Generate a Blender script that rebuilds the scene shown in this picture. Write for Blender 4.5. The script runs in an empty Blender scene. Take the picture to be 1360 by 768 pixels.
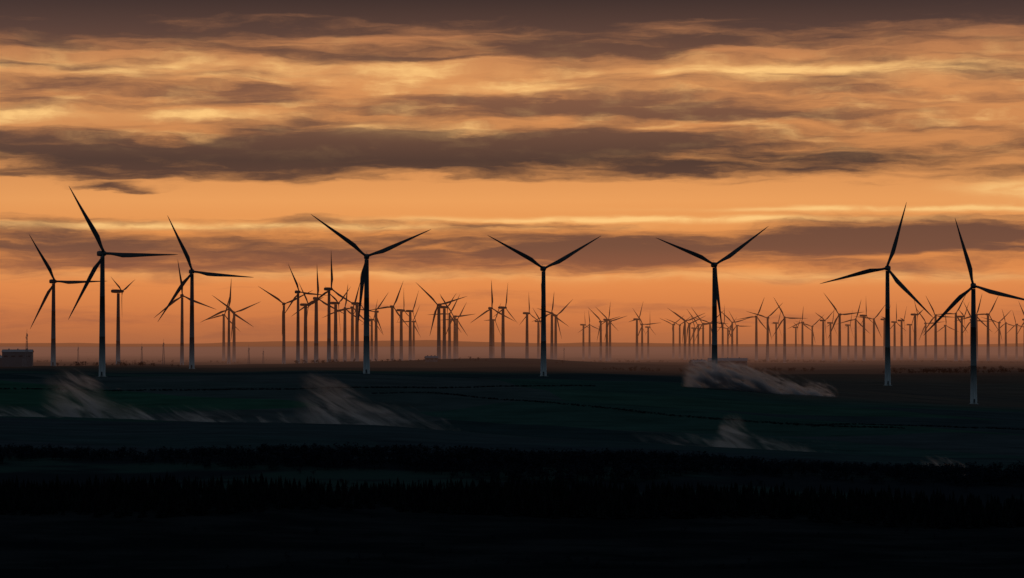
import bpy, math, random
import numpy as np
random.seed(7); rng=np.random.default_rng(7)
S=bpy.context.scene
S.view_settings.view_transform='Standard'; S.view_settings.look='None'; S.view_settings.exposure=0
def lin(c):
    o=[]
    for v in c:
        v/=255; o.append(v/12.92 if v<=.04045 else ((v+.055)/1.055)**2.4)
    return (*o,1)
col=S.collection
# ---------------------------------------------------------------- node helper
class NT:
    def __init__(s,nt): s.nt=nt
    def n(s,t,**k):
        a=s.nt.nodes.new(t)
        for q,v in k.items(): setattr(a,q,v)
        return a
    def link(s,a,b): s.nt.links.new(a,b)
    def put(s,sock,v):
        if isinstance(v,bpy.types.NodeSocket): s.link(v,sock)
        else: sock.default_value=v
    def m(s,op,*a,clamp=False):
        q=s.n('ShaderNodeMath',operation=op,use_clamp=clamp)
        for i,v in enumerate(a): s.put(q.inputs[i],v)
        return q.outputs[0]
    def xyz(s,x,y,z=0.0):
        q=s.n('ShaderNodeCombineXYZ')
        for i,v in enumerate((x,y,z)): s.put(q.inputs[i],v)
        return q.outputs[0]
    def noise(s,v,scale=1,detail=5,rough=.55,dist=0.0):
        q=s.n('ShaderNodeTexNoise'); s.put(q.inputs['Vector'],v)
        q.inputs['Scale'].default_value=scale; q.inputs['Detail'].default_value=detail
        q.inputs['Roughness'].default_value=rough; q.inputs['Distortion'].default_value=dist
        return q.outputs[0]
    def ss(s,v,a,b):
        q=s.n('ShaderNodeMapRange',interpolation_type='SMOOTHSTEP'); s.put(q.inputs[0],v)
        q.inputs[1].default_value=a; q.inputs[2].default_value=b
        return q.outputs[0]
    def ramp(s,v,stops):
        q=s.n('ShaderNodeValToRGB'); s.put(q.inputs[0],v); r=q.color_ramp
        while len(r.elements)>1: r.elements.remove(r.elements[-1])
        r.elements[0].position=stops[0][0]; r.elements[0].color=stops[0][1]
        for p,c in stops[1:]:
            e=r.elements.new(p); e.color=c
        return q.outputs[0]
    def mix(s,f,a,b,bt='MIX'):
        q=s.n('ShaderNodeMix',data_type='RGBA',blend_type=bt)
        s.put(q.inputs[0],f); s.put(q.inputs[6],a); s.put(q.inputs[7],b)
        return q.outputs[2]
# ---------------------------------------------------------------- world
SUN_EL=math.radians(3.0); SUN_AZ=math.radians(4.0)   # azimuth east of +Y
w=bpy.data.worlds.new('World'); S.world=w; w.use_nodes=True
nt=w.node_tree; nt.nodes.clear(); N=NT(nt)
sky=N.n('ShaderNodeTexSky',sky_type='NISHITA',sun_disc=False)
sky.sun_elevation=SUN_EL; sky.sun_rotation=SUN_AZ; sky.air_density=1.4; sky.dust_density=2.0; sky.ozone_density=3.0
skys=N.mix(1.0,sky.outputs[0],(.10,.10,.10,1),'MULTIPLY')
c=N.mix(.6,skys,lin((98,112,126)))
bg=N.n('ShaderNodeBackground'); N.link(c,bg.inputs[0]); bg.inputs[1].default_value=1.0
out=N.n('ShaderNodeOutputWorld'); N.link(bg.outputs[0],out.inputs[0])
# ---------------------------------------------------------------- sky dome sector with the sunset cloud deck
sm=bpy.data.materials.new('sunset_clouds'); sm.use_nodes=True; sm.node_tree.nodes.clear(); N=NT(sm.node_tree)
nrm=N.n('ShaderNodeVectorMath',operation='NORMALIZE'); N.link(N.n('ShaderNodeTexCoord').outputs['Object'],nrm.inputs[0])
sp=N.n('ShaderNodeSeparateXYZ'); N.link(nrm.outputs[0],sp.inputs[0])
az=N.m('MULTIPLY',N.m('ARCTAN2',sp.outputs[0],sp.outputs[1]),57.2958)
el=N.m('MULTIPLY',N.m('ARCSINE',sp.outputs[2]),57.2958)
wa=N.noise(N.xyz(N.m('MULTIPLY',az,.3),N.m('MULTIPLY',el,1.2),3.0),1,4,.5)
wb=N.noise(N.xyz(N.m('MULTIPLY',az,.42),N.m('MULTIPLY',el,2.2),9.0),1,6,.55)
azw=N.m('MULTIPLY_ADD',N.m('SUBTRACT',wa,.5),4.0,az)
elw=N.m('MULTIPLY_ADD',N.m('SUBTRACT',wb,.5),.6,el)
elq=N.m('MULTIPLY_ADD',N.m('SUBTRACT',wb,.5),.25,el)
def feats(lst,ely):
    acc=0.0
    for x,y,sx,sy,a in lst:
        ac=(x-680)/67; ec=(462-y)/67; sa=sx/67; se=sy/67
        u=N.m('MULTIPLY_ADD',azw,1/sa,-ac/sa); v=N.m('MULTIPLY_ADD',ely,1/se,-ec/se)
        t=N.m('MULTIPLY_ADD',u,u,N.m('MULTIPLY',v,v))
        acc=N.m('MULTIPLY_ADD',N.m('POWER',.3679,t),a,acc)
    return acc
dark=feats([(330,205,560,21,1.1),(760,190,190,13,.8),(90,236,240,9,.6),(640,226,330,12,.7),
 (965,150,120,10,1.0),(1280,210,260,18,.45),(1280,135,140,12,.45),(1230,313,280,19,1.0),(350,335,480,24,.8),(860,335,260,24,.75),
 (170,252,45,5,1.2),(965,55,70,7,.9),(550,78,80,4,.9),(800,69,120,7,.8),(680,0,1600,36,1.3),(340,130,90,12,.55),
 (640,140,190,11,.55),(60,92,170,5,.5),(150,45,400,10,.3),(680,267,1300,18,-1.2),(700,385,1000,14,-.3),(700,92,700,14,-.3),(450,165,300,9,-.2)],elw)
brt=feats([(230,302,420,4,1.4),(880,292,300,3.6,1.4),(1180,279,220,3.2,1.4),(1080,97,230,12,.8),(30,155,80,11,.9),(1330,255,60,12,1.2),
 (530,175,80,9,.9),(290,155,120,7,.7),(250,95,320,14,.5),(700,118,170,8,.4),(520,365,420,8,.45),(1150,368,280,8,.5),(1330,98,90,10,.5)],elq)
n1=N.noise(N.xyz(N.m('MULTIPLY',azw,.17),N.m('MULTIPLY',elw,1.6),0.0),1,7,.55)
n2=N.noise(N.xyz(N.m('MULTIPLY',az,.40),N.m('MULTIPLY',elw,4.2),5.0),1,6,.58)
n3=N.noise(N.xyz(N.m('MULTIPLY',az,.7),N.m('MULTIPLY',elw,2.8),15.0),1,5,.56)
D=N.m('MULTIPLY_ADD',N.m('SUBTRACT',n1,.5),2.6,dark)
D=N.m('MULTIPLY_ADD',N.m('SUBTRACT',n2,.5),1.8,D)
D=N.m('ADD',D,N.m('MULTIPLY',N.ss(el,3.4,4.2),.26))
mask=N.ss(D,-.2,.9)
E=lambda e:e/12
eln=N.m('DIVIDE',el,12.0,clamp=True)
clear=N.ramp(eln,[(E(0),lin((172,102,62))),(E(.5),lin((208,121,68))),(E(1.2),lin((228,139,76))),(E(2.2),lin((229,146,78))),
 (E(2.9),lin((236,160,92))),(E(4),lin((208,138,82))),(E(5.2),lin((218,146,88))),(E(6.2),lin((184,122,80))),(E(7.6),lin((110,82,74))),(E(10),lin((80,80,90)))])
cloud=N.ramp(eln,[(E(0),lin((152,90,62))),(E(1),lin((168,100,68))),(E(2),lin((122,81,61))),(E(3.7),lin((84,61,51))),(E(4.3),lin((112,78,61))),
 (E(5),lin((134,91,68))),(E(6.3),lin((90,65,56))),(E(6.9),lin((66,50,46))),(E(9),lin((52,52,60)))])
c=N.mix(mask,clear,cloud)
bm=N.m('MULTIPLY_ADD',N.ss(n3,.47,.82),N.m('MULTIPLY',N.ss(el,3.4,4.6),N.ss(el,6.4,5.2)),N.m('MULTIPLY',brt,N.m('MULTIPLY_ADD',N.ss(n3,.3,.6),.7,.25)))
bm=N.m('MULTIPLY',bm,N.m('MULTIPLY_ADD',mask,-.8,1.0),clamp=True)
c=N.mix(bm,c,lin((254,200,126)))
g=N.m('POWER',.3679,N.m('POWER',N.m('ABSOLUTE',N.m('DIVIDE',az,45.0)),2.0))
c=N.mix(g,lin((64,66,78)),c)
em=N.n('ShaderNodeEmission'); N.link(c,em.inputs[0]); tr=N.n('ShaderNodeBsdfTransparent')
mx=N.n('ShaderNodeMixShader'); N.link(N.ss(N.m('MAXIMUM',N.m('DIVIDE',el,14.0),N.m('DIVIDE',N.m('ABSOLUTE',az),74.0)),.6,.98),mx.inputs[0]); N.link(em.outputs[0],mx.inputs[1]); N.link(tr.outputs[0],mx.inputs[2])
out=N.n('ShaderNodeOutputMaterial'); N.link(mx.outputs[0],out.inputs[0])
try: sm.cycles.emission_sampling='NONE'
except: pass
V=[];F=[];na=75;ne=8;RD=85000
for j in range(ne+1):
    e_=math.radians(-3+17*j/ne)
    for i in range(na+1):
        a_=math.radians(-75+150*i/na); V.append((RD*math.cos(e_)*math.sin(a_),RD*math.cos(e_)*math.cos(a_),RD*math.sin(e_)))
for j in range(ne):
    for i in range(na): k=j*(na+1)+i; F.append((k,k+na+1,k+na+2,k+1))
me=bpy.data.meshes.new('sky'); me.from_pydata(V,[],F); me.materials.append(sm); col.objects.link(bpy.data.objects.new('sky',me))
# sun
sl=bpy.data.lights.new('sun','SUN'); sl.energy=.3; sl.angle=math.radians(10); sl.color=(1,.62,.35)
so=bpy.data.objects.new('sun',sl); col.objects.link(so)
so.rotation_euler=(math.radians(-90)+SUN_EL,0,-SUN_AZ)
# ---------------------------------------------------------------- terrain
XC=np.array([-800,-350,0,200,350,800.])
Kn=[ # y per column L C R1 R2 , z per column
 ([-6000]*4,[-60]*4),([-300]*4,[-20]*4),([-20]*4,[-1.8]*4),([60]*4,[-5]*4),([400]*4,[-50]*4),([900]*4,[-92]*4),([1150]*4,[-97]*4),
 ([1420,1430,1420,1430],[-74,-76,-82,-78]),
 ([1510]*4,[-74,-77,-83,-79]),
 ([1610]*4,[-60,-66,-72,-75]),
 ([1700,1690,1670,1660],[-60,-66,-72,-76]),
 ([1900,1840,1760,1720],[-44.7,-54.5,-64.3,-70.5]),
 ([1960,1905,1820,1780],[-47.2,-57.7,-67,-72.5]),
 ([2100,2120,2080,2040],[-20.8,-22.5,-33.6,-48]),
 ([2230,2250,2240,2200],[-21.5,-24,-27,-45]),
 ([2600]*4,[-20,-21,-24,-28]),
 ([4000]*4,[-24]*4),([8000]*4,[-30]*4),([13000]*4,[-24]*4),([17000]*4,[26]*4),([23000]*4,[-20]*4),([70000]*4,[-250]*4)]
KY=np.array([[k[0][0],*k[0],k[0][3]] for k in Kn],float); KZ=np.array([[k[1][0],*k[1],k[1][3]] for k in Kn],float)
KY[11,0]=1960; KZ[11,0]=-42; KY[12,0]=2010
wr=np.random.default_rng(3)
WV=[(a,L,p,q) for L,a in ((900,1.0),(420,.8),(230,.6),(120,.3),(60,.12)) for a,p,q in ((a,wr.uniform(0,6.28),wr.uniform(-.9,.9)),(a,wr.uniform(0,6.28),wr.uniform(-1.6,1.6)))]
FW=[(wr.uniform(0,6.28),L,A) for L,A in ((9000,8),(4200,6),(2100,4),(1100,2.2),(520,1))]
def base_h(x,y):
    ky=np.array([np.interp(x,XC,r) for r in KY]); kz=np.array([np.interp(x,XC,r) for r in KZ])
    dz=np.zeros_like(kz); dz[1:-1]=(kz[2:]-kz[:-2])/(ky[2:]-ky[:-2])
    z=np.zeros_like(x)
    for k in range(len(KY)-1):
        h=ky[k+1]-ky[k]; t=(y-ky[k])/h; mk=(t>=0)&(t<1); t=np.clip(t,0,1)
        v=(2*t**3-3*t**2+1)*kz[k]+(t**3-2*t**2+t)*h*dz[k]+(-2*t**3+3*t**2)*kz[k+1]+(t**3-t**2)*h*dz[k+1]
        z=np.where(mk,v,z)
    return z
def H(x,y):
    x=np.atleast_1d(np.asarray(x,float)); y=np.atleast_1d(np.asarray(y,float))
    z=(base_h(x,y)+base_h(x-45,y)+base_h(x+45,y)+base_h(x-90,y)+base_h(x+90,y))/5
    n=np.zeros_like(x)
    for a,L,p,q in WV: n+=a*np.sin(6.283*(x*math.cos(q)+y*math.sin(q))/L+p)
    z=z+n*np.clip((np.abs(y)-50)/400,0,1)*.75
    # soft folds running diagonally across the upper fields
    z=z+3.8*np.exp(-((y-2035-.12*x-18*np.sin(x/110))/22)**2)*np.clip((160-x)/200,0,1)
    z=z+3.2*np.exp(-((y-1985+.22*x-14*np.sin(x/90+1))/20)**2)*np.clip((x+150)/120,0,1)
    f=np.clip((y-9000)/5000,0,1)
    for p,L,A in FW: z=z+f*A*np.sin(6.283*x/L+p+y/7000)
    z=z+10*np.exp(-((x+60)/190)**2-((y-3500)/300)**2)
    return z
def H1(x,y): return float(H(x,y)[0])
def mesh_np(name,V,F,mat,smooth=False):
    me=bpy.data.meshes.new(name); V=np.asarray(V,np.float32); F=np.asarray(F,np.int32); k=F.shape[1]
    me.vertices.add(len(V)); me.vertices.foreach_set('co',V.ravel())
    me.loops.add(F.size); me.loops.foreach_set('vertex_index',F.ravel())
    me.polygons.add(len(F)); me.polygons.foreach_set('loop_start',np.arange(len(F),dtype=np.int32)*k)
    if smooth: me.polygons.foreach_set('use_smooth',np.ones(len(F),bool))
    me.update(calc_edges=True); me.materials.append(mat)
    o=bpy.data.objects.new(name,me); col.objects.link(o); return o
def pbr(name,rough=.8):
    m=bpy.data.materials.new(name); m.use_nodes=True; b=m.node_tree.nodes['Principled BSDF']
    b.inputs['Roughness'].default_value=rough
    b.inputs['Specular IOR Level'].default_value=.2
    return m,NT(m.node_tree),b
# ground material
gm,G,gb=pbr('field_soil_and_grass',1.0); gb.inputs['Specular IOR Level'].default_value=0
pos=G.n('ShaderNodeNewGeometry').outputs['Position']; gs=G.n('ShaderNodeSeparateXYZ'); G.link(pos,gs.inputs[0])
px,py=gs.outputs[0],gs.outputs[1]
vo=G.n('ShaderNodeTexVoronoi'); vo.inputs['Scale'].default_value=1
wob=G.noise(pos,.004,4)
G.link(G.xyz(G.m('MULTIPLY_ADD',wob,.5,G.m('MULTIPLY',px,.0034)),G.m('MULTIPLY_ADD',px,.002,G.m('MULTIPLY',py,.0125))),vo.inputs['Vector'])
vs=G.n('ShaderNodeSeparateColor'); G.link(vo.outputs['Color'],vs.inputs[0])
fc=G.ramp(vs.outputs[0],[(0,(.022,.050,.036,1)),(.25,(.032,.040,.042,1)),(.45,(.013,.026,.027,1)),(.65,(.042,.048,.048,1)),(.8,(.022,.042,.038,1)),(1,(.020,.054,.036,1))])
brown=G.ramp(vs.outputs[1],[(0,(.050,.042,.036,1)),(.5,(.070,.052,.040,1)),(1,(.038,.040,.034,1))])
fb=G.m('MULTIPLY',G.ss(G.m('MULTIPLY_ADD',px,1.0,G.m('MULTIPLY',wob,160)),230,320),G.ss(py,2030,2110))
fb=G.m('MAXIMUM',fb,G.m('MULTIPLY',G.ss(py,2350,2700),.85))
fc=G.mix(fb,fc,brown)
# lower blue-grey stubble slopes below the first crest
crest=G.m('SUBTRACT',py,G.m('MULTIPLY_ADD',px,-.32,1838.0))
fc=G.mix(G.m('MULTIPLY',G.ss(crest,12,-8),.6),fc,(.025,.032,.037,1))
fine=G.noise(G.xyz(G.m('MULTIPLY',px,.018),G.m('MULTIPLY',py,.09)),1,7,.66)
fc=G.mix(1.0,fc,G.ramp(fine,[(.25,(.55,.55,.55,1)),(.75,(1.4,1.4,1.4,1))]),'MULTIPLY')
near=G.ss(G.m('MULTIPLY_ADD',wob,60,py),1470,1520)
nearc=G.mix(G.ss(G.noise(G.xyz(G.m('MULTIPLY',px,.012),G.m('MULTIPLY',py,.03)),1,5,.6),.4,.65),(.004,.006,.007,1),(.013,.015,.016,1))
moor=G.mix(G.ss(G.noise(G.xyz(G.m('MULTIPLY',px,.006),G.m('MULTIPLY',py,.02),4.0),1,4,.55),.48,.60),(.010,.013,.016,1),(.018,.034,.029,1))
mid=G.ss(G.m('MULTIPLY_ADD',wob,120,py),1690,1790)
fc=G.mix(mid,moor,fc)
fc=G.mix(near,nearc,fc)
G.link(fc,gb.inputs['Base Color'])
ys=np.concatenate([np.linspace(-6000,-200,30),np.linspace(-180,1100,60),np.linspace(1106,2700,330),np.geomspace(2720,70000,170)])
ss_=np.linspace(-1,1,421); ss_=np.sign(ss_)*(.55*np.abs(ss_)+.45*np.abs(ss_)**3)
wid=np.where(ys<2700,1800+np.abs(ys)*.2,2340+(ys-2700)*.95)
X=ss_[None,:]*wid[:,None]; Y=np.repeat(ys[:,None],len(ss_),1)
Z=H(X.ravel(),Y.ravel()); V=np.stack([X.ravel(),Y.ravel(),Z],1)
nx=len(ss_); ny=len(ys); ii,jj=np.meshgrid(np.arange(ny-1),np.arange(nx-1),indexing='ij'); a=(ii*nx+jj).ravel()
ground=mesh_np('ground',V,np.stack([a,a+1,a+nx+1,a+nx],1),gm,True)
# ---------------------------------------------------------------- trees
def conifer():
    V=[];F=[]
    def tri(a,b,c_): 
        k=len(V); V.extend([a,b,c_]); F.append((k,k+1,k+2))
    for i in range(3):
        a0=i*2.094;a1=a0+2.094
        tri((.02*math.cos(a0),.02*math.sin(a0),0),(.02*math.cos(a1),.02*math.sin(a1),0),(0,0,.9))
    T=8
    for t in range(T):
        z=.1+.82*t/T; r=.21*(1-t/T)**.85+.015; n=7
        for i in range(n):
            aa=6.283*i/n+t*.7+random.uniform(-.2,.2); rr=r*random.uniform(.7,1.25); wd=.42
            dz=random.uniform(.02,.06)
            tri((0,0,z+.17),(rr*math.cos(aa-wd),rr*math.sin(aa-wd),z-dz*.4),(rr*1.1*math.cos(aa+wd*.6),rr*1.1*math.sin(aa+wd*.6),z-dz))
    tri((.02,0,.9),(-.02,0,.9),(0,0,1.02))
    return np.array(V),np.array(F)
def broadleaf(nl=110):
    V=[];F=[]
    def tri(a,b,c_):
        k=len(V); V.extend([a,b,c_]); F.append((k,k+1,k+2))
    def limb(p,q,r):
        p=np.array(p);q=np.array(q)
        for i in range(3):
            a0=i*2.094;a1=a0+2.094
            tri(p+[r*math.cos(a0),r*math.sin(a0),0],p+[r*math.cos(a1),r*math.sin(a1),0],q)
    limb((0,0,0),(0,0,.7),.03)
    cl=[]
    for i in range(8):
        a=random.uniform(0,6.28);r=random.uniform(.1,.32);z=random.uniform(.3,.85)
        limb((0,0,random.uniform(.2,.4)),(r*math.cos(a),r*math.sin(a),z),.014); cl.append((r*math.cos(a),r*math.sin(a),z,random.uniform(.1,.2)))
        limb((r*.8*math.cos(a),r*.8*math.sin(a),z*.9),(r*1.3*math.cos(a+.3),r*1.3*math.sin(a+.3),z+.14),.006)
    for i in range(nl):
        c0=random.choice(cl); d=np.array([random.gauss(0,1) for _ in range(3)]); d/=np.linalg.norm(d)
        p=np.array(c0[:3])+d*c0[3]*random.uniform(.4,1.1)
        e=[np.array([random.gauss(0,.045) for _ in range(3)]) for _ in range(3)]
        tri(p+e[0],p+e[1],p+e[2])
    return np.array(V,float),np.array(F)
def scatter(name,temps,pts,hts,wmul,mat):
    n=len(pts); zs=H(pts[:,0],pts[:,1]); ch=rng.integers(0,len(temps),n); rot=rng.uniform(0,6.283,n)
    VV=[];FF=[];off=0
    for k,(tv,tf) in enumerate(temps):
        idx=np.where(ch==k)[0]
        if not len(idx): continue
        c_,s_=np.cos(rot[idx])[:,None],np.sin(rot[idx])[:,None]; h=hts[idx][:,None]; wm=(wmul[idx]*hts[idx])[:,None]
        x=(tv[:,0]*c_-tv[:,1]*s_)*wm+pts[idx,0][:,None]; y=(tv[:,0]*s_+tv[:,1]*c_)*wm+pts[idx,1][:,None]
        z=tv[:,2]*h+zs[idx][:,None]-.2
        VV.append(np.stack([x,y,z],2).reshape(-1,3))
        FF.append((tf[None]+(np.arange(len(idx))*len(tv))[:,None,None]).reshape(-1,3)+off); off+=len(idx)*len(tv)
    return mesh_np(name,np.concatenate(VV),np.concatenate(FF),mat)
def folmat(name,a,b):
    m,P,b_=pbr(name,1.0); b_.inputs['Specular IOR Level'].default_value=0
    p=P.n('ShaderNodeNewGeometry').outputs['Position']
    P.link(P.mix(P.ss(P.noise(p,.12,3),.35,.65),a,b),b_.inputs['Base Color']); return m
mc=folmat('conifer_needles',(.003,.004,.005,1),(.008,.010,.010,1)); mb=folmat('woodland_twigs',(.006,.009,.013,1),(.014,.018,.024,1))
ct=[conifer() for _ in range(7)]; bt=[broadleaf() for _ in range(7)]
def area(x0,x1,ya,yb,sp_,dens=lambda x,y:np.ones_like(x)):
    n=int((x1-x0)*(yb-ya)/sp_**2); p=np.stack([rng.uniform(x0,x1,n),rng.uniform(ya,yb,n)],1)
    return p[rng.uniform(0,1,n)<dens(p[:,0],p[:,1])]
def wavy(x,s): return np.sin(x/67+s)+.6*np.sin(x/29+2*s)+.4*np.sin(x/151+3*s)
p=area(-700,700,1330,1475,4.6,lambda x,y:((y<1455+9*wavy(x,1))&(y>1370+12*wavy(x,2))).astype(float)*.95)
h=rng.uniform(6.5,10.5,len(p))+1.5*wavy(p[:,0],.4)+2.0*(rng.uniform(0,1,len(p))>.93); scatter('conifer_forest',ct,p,h,rng.uniform(.75,1.1,len(p)),mc)
p=area(-750,750,1530,1710,5.4,lambda x,y:((y<1655+18*wavy(x,.3))&(y>1568+20*wavy(x,5))).astype(float))
h=rng.uniform(5,8.5,len(p))+1.3*wavy(p[:,0],2.2); scatter('woodland',bt,p,h,rng.uniform(1.0,1.5,len(p)),mb)
p=area(-700,700,1120,1560,15,lambda x,y:.12+.8*(np.abs(y-1230-20*wavy(x,1.5))<9)+.7*(np.abs(y-1525-12*wavy(x,3.5))<7)); h=rng.uniform(1.5,4,len(p)); scatter('scrub',bt,p,h,rng.uniform(1.1,1.8,len(p)),mb)
L=[]
for (x0,x1,yy,sl_,ww,sp_) in [(-900,-330,2900,.1,10,6),(-520,60,3300,-.15,12,8),(60,900,3000,.05,12,6),(250,700,2750,.1,9,4.5),(-1500,1500,4600,.03,25,11),(-2200,2200,6200,-.02,40,18)]:
    q=area(x0,x1,-ww/2,ww/2,sp_,lambda x,y:(wavy(x*1.3,x0%7)>-.5).astype(float)); q[:,1]+=yy+q[:,0]*sl_+10*np.sin(q[:,0]/90); L.append(q)
p=np.concatenate(L); h=rng.uniform(2,5.5,len(p)); scatter('distant_treeline',bt,p,h,rng.uniform(1.2,1.9,len(p)),mb)
# low hedgerows dividing the fields
L=[]
for (x0,x1,yy,sl_,k) in [(-420,60,2070,.05,1),(-100,260,1995,-.28,2),(200,420,1900,.12,4)]:
    q=area(x0,x1,-1.5,1.5,1.0,lambda x,y:np.full_like(x,.9)); q[:,1]+=yy+q[:,0]*sl_+8*np.sin(q[:,0]/70+k); L.append(q)
p=np.concatenate(L); h=rng.uniform(.7,1.3,len(p)); scatter('hedgerow',bt,p,h,rng.uniform(1.6,2.4,len(p)),mb)
# ---------------------------------------------------------------- turbines
tm,T,tb=pbr('steel_tower_haze_graded',.55)
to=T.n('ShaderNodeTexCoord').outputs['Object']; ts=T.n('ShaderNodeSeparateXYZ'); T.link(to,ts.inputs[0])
tcc=T.ramp(T.m('DIVIDE',ts.outputs[2],100.0,clamp=True),[(0,(.29,.30,.29,1)),(.12,(.19,.20,.20,1)),(.3,(.085,.094,.094,1)),(.55,(.032,.036,.038,1)),(1,(.022,.025,.028,1))])  # backlit darkness up high and ground-haze paleness at the base put into the colour
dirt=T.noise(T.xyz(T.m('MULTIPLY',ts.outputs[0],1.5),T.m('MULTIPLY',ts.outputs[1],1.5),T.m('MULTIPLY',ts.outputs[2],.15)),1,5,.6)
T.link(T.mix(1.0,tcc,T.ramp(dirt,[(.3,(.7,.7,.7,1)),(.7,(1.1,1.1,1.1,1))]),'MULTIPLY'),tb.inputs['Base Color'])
MB,B_,bb=pbr('blade_composite',.6)
bn=B_.noise(B_.n('ShaderNodeTexCoord').outputs['Object'],.4,4); B_.link(B_.ramp(bn,[(.3,(.025,.028,.032,1)),(.7,(.045,.05,.055,1))]),bb.inputs['Base Color'])
conc,Cc,cb=pbr('concrete',.9); cn=Cc.noise(Cc.n('ShaderNodeTexCoord').outputs['Object'],1.2,6); Cc.link(Cc.ramp(cn,[(.3,(.12,.12,.11,1)),(.7,(.18,.17,.16,1))]),cb.inputs['Base Color'])
class MB_:
    def __init__(s): s.V=[];s.F=[];s.M=[]
    def rings(s,R,cap=True,mi=0):
        k=len(s.V); n=len(R[0])
        for r in R: s.V.extend([tuple(q) for q in r])
        for i in range(len(R)-1):
            for j in range(n):
                j2=(j+1)%n; s.F.append((k+i*n+j,k+i*n+j2,k+(i+1)*n+j2,k+(i+1)*n+j)); s.M.append(mi)
        if cap:
            s.F.append(tuple(k+j for j in range(n))[::-1]); s.F.append(tuple(k+(len(R)-1)*n+j for j in range(n))); s.M+=[mi,mi]
    def box(s,c0,d,mi=0):
        x,y,z=c0;a,b,c_=[q/2 for q in d]
        s.rings([[(x-a,y-b,z-c_),(x+a,y-b,z-c_),(x+a,y+b,z-c_),(x-a,y+b,z-c_)],[(x-a,y-b,z+c_),(x+a,y-b,z+c_),(x+a,y+b,z+c_),(x-a,y+b,z+c_)]],True,mi)
    def mesh(s,name,mats,smooth=True):
        me=bpy.data.meshes.new(name); me.from_pydata(s.V,[],s.F)
        for m in mats: me.materials.append(m)
        me.polygons.foreach_set('material_index',s.M)
        if smooth: me.polygons.foreach_set('use_smooth',[True]*len(s.F)); 
        me.update(); return me
def g_tower(b,h,rb=2.55,rt=1.6,n=20):
    R=[]
    prof=[(0,rb*1.15),(.5,rb*1.15),(.5,rb),(h/3-.15,rb+(rt-rb)/3),(h/3-.1,rb+(rt-rb)/3+.07),(h/3+.1,rb+(rt-rb)/3+.07),(h/3+.15,rb+(rt-rb)/3),
      (2*h/3-.15,rb+(rt-rb)*2/3),(2*h/3-.1,rb+(rt-rb)*2/3+.07),(2*h/3+.1,rb+(rt-rb)*2/3+.07),(2*h/3+.15,rb+(rt-rb)*2/3),(h,rt)]
    for z,r in prof: R.append([(r*math.cos(6.2832*i/n),r*math.sin(6.2832*i/n),z) for i in range(n)])
    b.rings(R)
def g_nacelle(b,z0=0,mi=0):
    R=[]
    for y,wx,wz,zc in [(-3.2,1.3,1.3,0),(-2.9,1.75,1.7,0),(-1,2.0,2.0,.1),(4,2.05,2.1,.2),(7.5,1.9,1.9,.25),(8.6,1.5,1.4,.3),(8.9,1.1,1.0,.3)]:
        r=[]
        for i in range(16):
            a=6.2832*i/16; ca,sa=math.cos(a),math.sin(a); e=.5
            r.append((wx*math.copysign(abs(ca)**e,ca),y,z0+zc+wz*math.copysign(abs(sa)**e,sa)))
        R.append(r)
    b.rings(R,True,mi)
    b.box((0,7,z0+2.9),(.12,.12,1.6),mi); b.box((.0,7,z0+3.6),(1.0,.1,.1),mi)
def g_hub(b,y0=-5.0,z0=0,mi=0):
    R=[]
    for y,r_ in [(y0+1.9,1.3),(y0+1.5,1.65),(y0,1.75),(y0-1.2,1.35),(y0-2.0,.7),(y0-2.3,.15)]:
        R.append([(r_*math.cos(6.2832*i/16),y,z0+r_*math.sin(6.2832*i/16)) for i in range(16)])
    b.rings(R,True,mi)
def g_blade(b,R_,th,y0=-5.0,z0=0,mi=0,seg=18,fat=1.0):
    d=(math.cos(th),math.sin(th)); t_=(-d[1],d[0]); RR=[]
    for i in range(seg+1):
        s=i/seg; r=1.2+(R_-1.2)*s
        k=R_/54
        if s<.05: ch=2.0*k;tk=2.0*k
        else:
            ch=np.interp(s,[.05,.12,.22,.35,.55,.78,.93,1],[2.0,2.5,3.5,3.3,2.3,1.3,.75,.2])*k*fat
            tk=np.interp(s,[.05,.2,.5,1],[2.0,1.0,.5,.1])*k
        tw=math.radians(np.interp(s,[0,.2,1],[22,16,2])); off=np.interp(s,[0,.05,.2,1],[0,0,.3,.22])*ch
        pb=-1.6*s*s*k; ring=[]
        for j in range(10):
            a=6.2832*j/10; cx=math.cos(a)*ch/2*-1+(-off); cy=math.sin(a)*tk/2*(1 if s<.06 else (.6+.4*math.cos(a)*1))
            X_=cx*math.cos(tw)-cy*math.sin(tw); Y_=cx*math.sin(tw)+cy*math.cos(tw)
            ring.append((d[0]*r+t_[0]*X_, y0+pb+Y_, z0+d[1]*r+t_[1]*X_))
        RR.append(ring)
    b.rings(RR,True,mi)
def child(par,name,me,loc=(0,0,0)):
    o=bpy.data.objects.new(name,me); col.objects.link(o); o.parent=par; o.location=loc; return o
MAIN=[(-158.6,2810,64.4,53,28,121),(-141.7,2147,69.9,57,27,120),(-136.2,3230,63,30,66,28),(-110.7,2679,70.5,57,15,115),(-114.1,3716,66.8,47,12,98),
 (-97.9,4547,60.4,49,0,85),(-78.9,4066,61.4,45,10,146),(-74,3757,72.4,40,25,114),(-63.3,3500,71,47,40,92),
 (-50.3,2174,68.5,52.5,3,143),(10.9,2367,64.7,54,6,150),(70.05,2304,66,52.5,4,156),(129.9,2400,66,57,-14,73),(159.6,2120,45.3,51.5,-8,105)]
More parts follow.
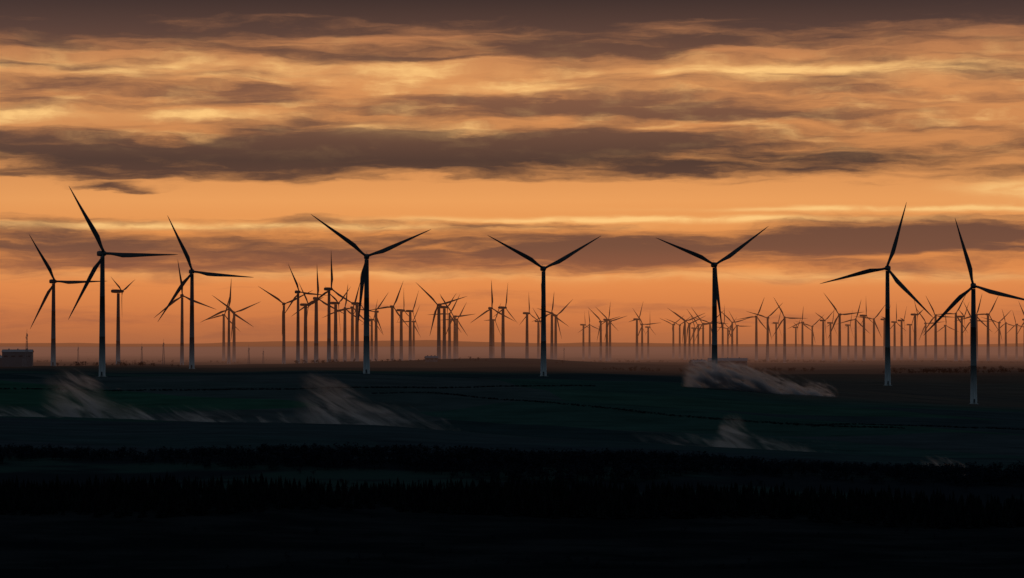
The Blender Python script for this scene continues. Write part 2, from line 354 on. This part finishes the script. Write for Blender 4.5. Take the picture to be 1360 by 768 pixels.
for bmr,d,hz,R_,yaw,ph in MAIN:
    x=bmr/1000*d; gz=H1(x,d); h=hz-gz-2.1
    e=bpy.data.objects.new('wind_turbine',None); col.objects.link(e); e.empty_display_size=5; e.location=(x,d,gz)
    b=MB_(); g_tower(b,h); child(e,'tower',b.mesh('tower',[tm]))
    b=MB_(); n=20; b.rings([[(r*math.cos(6.2832*i/n),r*math.sin(6.2832*i/n),z) for i in range(n)] for z,r in ((-2.5,4.0),(.1,4.0),(.2,3.8))]); child(e,'foundation',b.mesh('foundation',[conc],False))
    b=MB_(); b.box((0,-2.62,2.6),(1.1,.12,2.3)); b.box((0,-3.1,1.3),(1.5,1.1,.12)); 
    for k in range(4): b.box((0,-3.7-.28*k,1.05-.25*k),(1.2,.26,.06))
    child(e,'door_and_steps',b.mesh('door_and_steps',[MB],False))
    y=math.radians(yaw)
    top=bpy.data.objects.new('nacelle_mount',None); col.objects.link(top); top.parent=e; top.location=(0,0,h+2.1); top.rotation_euler=(0,0,y)
    b=MB_(); g_nacelle(b); child(top,'nacelle',b.mesh('nacelle',[MB]))
    b=MB_(); g_hub(b); child(top,'hub',b.mesh('hub',[MB]))
    for k in range(3):
        b=MB_(); g_blade(b,R_,math.radians(ph+120*k)); child(top,f'blade_{k+1}',b.mesh('blade',[MB]))
var=[]
for k in range(16):
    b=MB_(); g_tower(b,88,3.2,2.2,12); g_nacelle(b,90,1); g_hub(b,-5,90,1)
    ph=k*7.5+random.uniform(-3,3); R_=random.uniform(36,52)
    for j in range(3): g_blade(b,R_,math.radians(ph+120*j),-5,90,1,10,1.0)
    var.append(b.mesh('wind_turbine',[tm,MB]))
FAR=[(-99.7,6000),(-96.1,5400),(-71.4,4000),(-67.7,3850),(-61,4200),(-57.8,4600),(-55.2,4900),(-53.6,4400),(-47,5000),(-48.5,5800),
 (-41.4,4600),(-38.3,5000),(-35.2,5250),(-34,6600),
 (-25.3,4100),(-23.4,4500),(-21.6,5300),(-19.8,5900),(-19,6500),
 (-7.3,5000),(-3.1,4700),(-6.5,6400),(5.2,4900),(9.1,6600),(13.8,5300),(15.1,5900),
 (24.7,7200),(26.8,7600),(30.7,6300),(32.8,5900),(33.9,6700),(43.2,6700),(45,6900),(47.1,7600)]
b_=55.8
while b_<79: FAR.append((b_,random.uniform(5900,8000))); b_+=random.uniform(1.4,2.6)
b_=84.5
while b_<178: FAR.append((b_,random.uniform(5200,7700))); b_+=random.uniform(1.7,4.0)
for _ in range(26): FAR.append((random.uniform(180,300),random.uniform(5400,8300)))
for _ in range(10): FAR.append((random.uniform(-300,-185),random.uniform(4000,6500)))
for bmr,d in FAR:
    x=bmr/1000*d; o=bpy.data.objects.new('wind_turbine',random.choice(var)); col.objects.link(o)
    s=random.uniform(.93,1.06); o.scale=(s,s,s); o.location=(x,d,H1(x,d)-.3); o.rotation_euler=(0,0,math.radians(random.choice([random.uniform(-30,30),random.uniform(45,72)])))
# ---------------------------------------------------------------- buildings and masts
wm,W_,wb_=pbr('corrugated_cladding',.7)
wc=W_.n('ShaderNodeTexCoord').outputs['Object']; wav=W_.n('ShaderNodeTexWave'); wav.inputs['Scale'].default_value=2.5; W_.link(wc,wav.inputs['Vector'])
W_.link(W_.mix(W_.m('MULTIPLY',wav.outputs['Fac'],.5),(.09,.10,.11,1),(.13,.135,.14,1)),wb_.inputs['Base Color'])
rm,R2,rb2=pbr('metal_roof',.6); R2.link(R2.ramp(R2.noise(R2.n('ShaderNodeTexCoord').outputs['Object'],.5,4),[(.3,(.10,.11,.12,1)),(.7,(.16,.17,.18,1))]),rb2.inputs['Base Color'])
gl,_,glb=pbr('dark_glass',.15); glb.inputs['Base Color'].default_value=(.02,.025,.03,1)
def shed(name,x,y,L_,Wd,h,rise,rot):
    e=bpy.data.objects.new(name,None); col.objects.link(e); e.location=(x,y,H1(x,y)-.3); e.rotation_euler=(0,0,math.radians(rot))
    b=MB_(); b.box((0,0,h/2),(L_,Wd,h)); 
    k=len(b.V)
    for sx in (-1,1): b.V+= [(sx*L_/2,-Wd/2,h),(sx*L_/2,Wd/2,h),(sx*L_/2,0,h+rise)]; 
    b.F+=[(k,k+2,k+1),(k+3,k+4,k+5)]; b.M+=[0,0]
    child(e,'walls',b.mesh('walls',[wm],False))
    b=MB_(); o_=.5
    for s_ in (-1,1):
        b.rings([[(-L_/2-o_,s_*(Wd/2+o_),h-.12),(L_/2+o_,s_*(Wd/2+o_),h-.12),(L_/2+o_,0,h+rise+.05),(-L_/2-o_,0,h+rise+.05)],
                 [(-L_/2-o_,s_*(Wd/2+o_),h+.15),(L_/2+o_,s_*(Wd/2+o_),h+.15),(L_/2+o_,0,h+rise+.32),(-L_/2-o_,0,h+rise+.32)]])
    child(e,'roof',b.mesh('roof',[rm],False))
    b=MB_(); n=max(3,int(L_/7))
    for i in range(n): b.box((-L_/2+L_*(i+.5)/n,-Wd/2-.03,h*.72),(L_/n*.5,.12,1.2))
    child(e,'windows',b.mesh('windows',[gl],False))
    b=MB_(); b.box((L_*.25,-Wd/2-.04,h*.28),(4.5,.14,h*.55)); b.box((-L_*.3,-Wd/2-.04,1.2),(1.2,.14,2.3)); child(e,'doors',b.mesh('doors',[rm],False))
    b=MB_()
    for i in range(3): b.box((-L_*.3+i*L_*.3,Wd*.1,h+rise+.4),(1.3,1.3,1.4))
    child(e,'roof_vents',b.mesh('roof_vents',[rm],False))
shed('warehouse',-470,2750,28,22,14,2.2,6)
shed('warehouse',-500,2790,20,16,9,2.0,-4)
shed('farm_shed',255,3420,46,18,8,3,-5)
shed('farm_shed',222,3450,18,14,6,2.5,20)
shed('farm_shed',-92,3300,14,9,4.5,2,10)
def mast(x,y,h):
    b=MB_(); w0,w1=1.3,.35
    def strut(p,q,r=.11):
        p=np.array(p,float);q=np.array(q,float);d=q-p;d/=np.linalg.norm(d);u=np.cross(d,(0.3,.9,.2));u/=np.linalg.norm(u);v=np.cross(d,u)
        b.rings([[tuple(c_+r*(u*math.cos(a)+v*math.sin(a))) for a in (0,1.57,3.14,4.71)] for c_ in (p,q)])
    cr=lambda k,z:((1,1,-1,-1)[k%4]*(w0+(w1-w0)*z/h),(1,-1,-1,1)[k%4]*(w0+(w1-w0)*z/h),z)
    n=10
    for k in range(4):
        strut(cr(k,0),cr(k,h),.16)
        for i in range(n): strut(cr(k,h*i/n),cr(k+1,h*(i+1)/n),.08); strut(cr(k,h*(i+1)/n),cr(k+1,h*(i+1)/n),.07)
    strut((0,0,h),(0,0,h+4),.1); b.box((.6,-.6,h-2),(.7,.4,2)); b.box((-.7,-.5,h-4),(.6,.3,1.8))
    o=bpy.data.objects.new('lattice_mast',b.mesh('lattice_mast',[rm],False)); col.objects.link(o); o.location=(x,y,H1(x,y)-.3)
mast(-458,2730,32)
for bm_,d,h in ((-120.5,3300,26),(-91,3500,22),(-128,3600,24),(-150,3900,26),(-86,3900,22),(-60,5200,30),(18,4800,26),(88,4700,30)): mast(bm_/1000*d,d,h)
# ---------------------------------------------------------------- haze
def volmat(name):
    m=bpy.data.materials.new(name); m.use_nodes=True; m.node_tree.nodes.clear(); return m,NT(m.node_tree)
def haze(name,x0,x1,y0,y1,z0,z1,dens,J):
    m,P=volmat(name+'_air'); ab=P.n('ShaderNodeVolumeAbsorption'); ab.inputs['Color'].default_value=(0,0,0,1); ab.inputs['Density'].default_value=dens
    em=P.n('ShaderNodeEmission'); em.inputs[0].default_value=J; em.inputs[1].default_value=dens  # added glow stands in for sky light scattered by the haze
    ad=P.n('ShaderNodeAddShader'); P.link(ab.outputs[0],ad.inputs[0]); P.link(em.outputs[0],ad.inputs[1])
    o_=P.n('ShaderNodeOutputMaterial'); P.link(ad.outputs[0],o_.inputs['Volume'])
    try: m.cycles.homogeneous_volume=True
    except: pass
    b=MB_(); b.box(((x0+x1)/2,(y0+y1)/2,(z0+z1)/2),(x1-x0,y1-y0,z1-z0))
    o=bpy.data.objects.new(name,b.mesh(name,[m],False)); col.objects.link(o)
haze('haze',-16000,16000,2450,24000,-80,60,.52e-4,lin((176,106,68)))
haze('ground_mist',-15000,15000,2700,23000,-79,2,1.3e-4,lin((98,75,68)))
# ---------------------------------------------------------------- steam plumes
def plume(x0,x1,y,z0,z1,hh,dep,dens,seed,prof,scale=.11,lo=.38,hi=.68,fade=.6):
    m,P=volmat('steam'); L_=x1-x0; Hb=hh*1.5; ang=math.atan2(z1-z0,L_)
    o3=P.n('ShaderNodeTexCoord').outputs['Object']; s3=P.n('ShaderNodeSeparateXYZ'); P.link(o3,s3.inputs[0])
    u=P.m('SUBTRACT',.5,s3.outputs[0]); z=P.m('ADD',s3.outputs[2],.5); v=s3.outputs[1]
    X=P.m('MULTIPLY',s3.outputs[0],L_); Zm=P.m('MULTIPLY',z,Hb); Ym=P.m('MULTIPLY',v,dep)
    vec=P.xyz(P.m('MULTIPLY_ADD',Zm,1.1,P.m('MULTIPLY',X,.65)),P.m('MULTIPLY_ADD',Ym,.6,seed*13.0),P.m('MULTIPLY',Zm,.7))
    n=P.noise(vec,scale,6,.66,.9)
    q=P.n('ShaderNodeFloatCurve'); P.link(u,q.inputs['Value']); cv=q.mapping.curves[0]
    cv.points[0].location=prof[0]; cv.points[1].location=prof[-1]
    for pnt in prof[1:-1]: cv.points.new(*pnt)
    q.mapping.update()
    hgt=P.m('ADD',q.outputs[0],P.m('MULTIPLY',P.m('SUBTRACT',n,.5),1.3))
    env=P.ss(P.m('SUBTRACT',hgt,P.m('MULTIPLY',z,1.1)),-.12,.75)
    env=P.m('MULTIPLY',env,P.ss(u,0.0,.06)); env=P.m('MULTIPLY',env,P.ss(u,1.0,fade))
    env=P.m('MULTIPLY',env,P.ss(z,1.0,.7))
    env=P.m('MULTIPLY',env,P.ss(P.m('ABSOLUTE',v),.5,.15))
    de=P.m('MULTIPLY',P.m('MULTIPLY',env,P.ss(n,lo,hi)),dens)
    sc=P.n('ShaderNodeVolumeScatter'); sc.inputs['Color'].default_value=(.98,.88,.78,1); sc.inputs['Anisotropy'].default_value=.72; P.link(de,sc.inputs['Density'])
    o_=P.n('ShaderNodeOutputMaterial'); P.link(sc.outputs[0],o_.inputs['Volume'])
    b=MB_(); b.box((0,0,0),(1,1,1)); o=bpy.data.objects.new('steam_plume',b.mesh('steam_plume',[m],False)); col.objects.link(o)
    o.scale=(L_,dep,Hb); o.rotation_euler=(0,-ang,0); o.location=((x0+x1)/2,y,(z0+z1)/2+Hb/2-2)
plume(-400,-296,1925,-42,-44.5,10,16,.24,1,[(0,.12),(.3,.35),(.6,.7),(1,.8)])
plume(-315,-140,1918,-43,-49.5,24,18,.22,2,[(0,.06),(.3,.12),(.6,.17),(.72,.35),(.85,.95),(1,.75)],fade=.8)
plume(-145,-24,1885,-48.5,-55.5,27,18,.19,3,[(0,.06),(.25,.18),(.5,.38),(.75,.75),(.9,.9),(1,.7)],fade=.7)
plume(122,238,2095,-28,-35.5,18,16,.8,4,[(0,.12),(.15,.3),(.4,.5),(.75,.85),(1,.85)],.2,.36,.56,.78)
plume(66,204,1798,-55.5,-66,17,14,.19,5,[(0,.06),(.2,.16),(.4,.42),(.5,.85),(.58,.22),(1,.2)])
plume(230,270,1640,-69.5,-71,9,8,.4,6,[(0,.1),(.4,.5),(1,.9)],.2)
# ---------------------------------------------------------------- camera
cd=bpy.data.cameras.new('camera'); cam=bpy.data.objects.new('camera',cd); col.objects.link(cam); S.camera=cam
cd.sensor_width=36; cd.lens=36*3840/1360; cd.clip_start=1; cd.clip_end=200000
cam.location=(0,0,0); cam.rotation_euler=(math.radians(90+1.164),0,0)
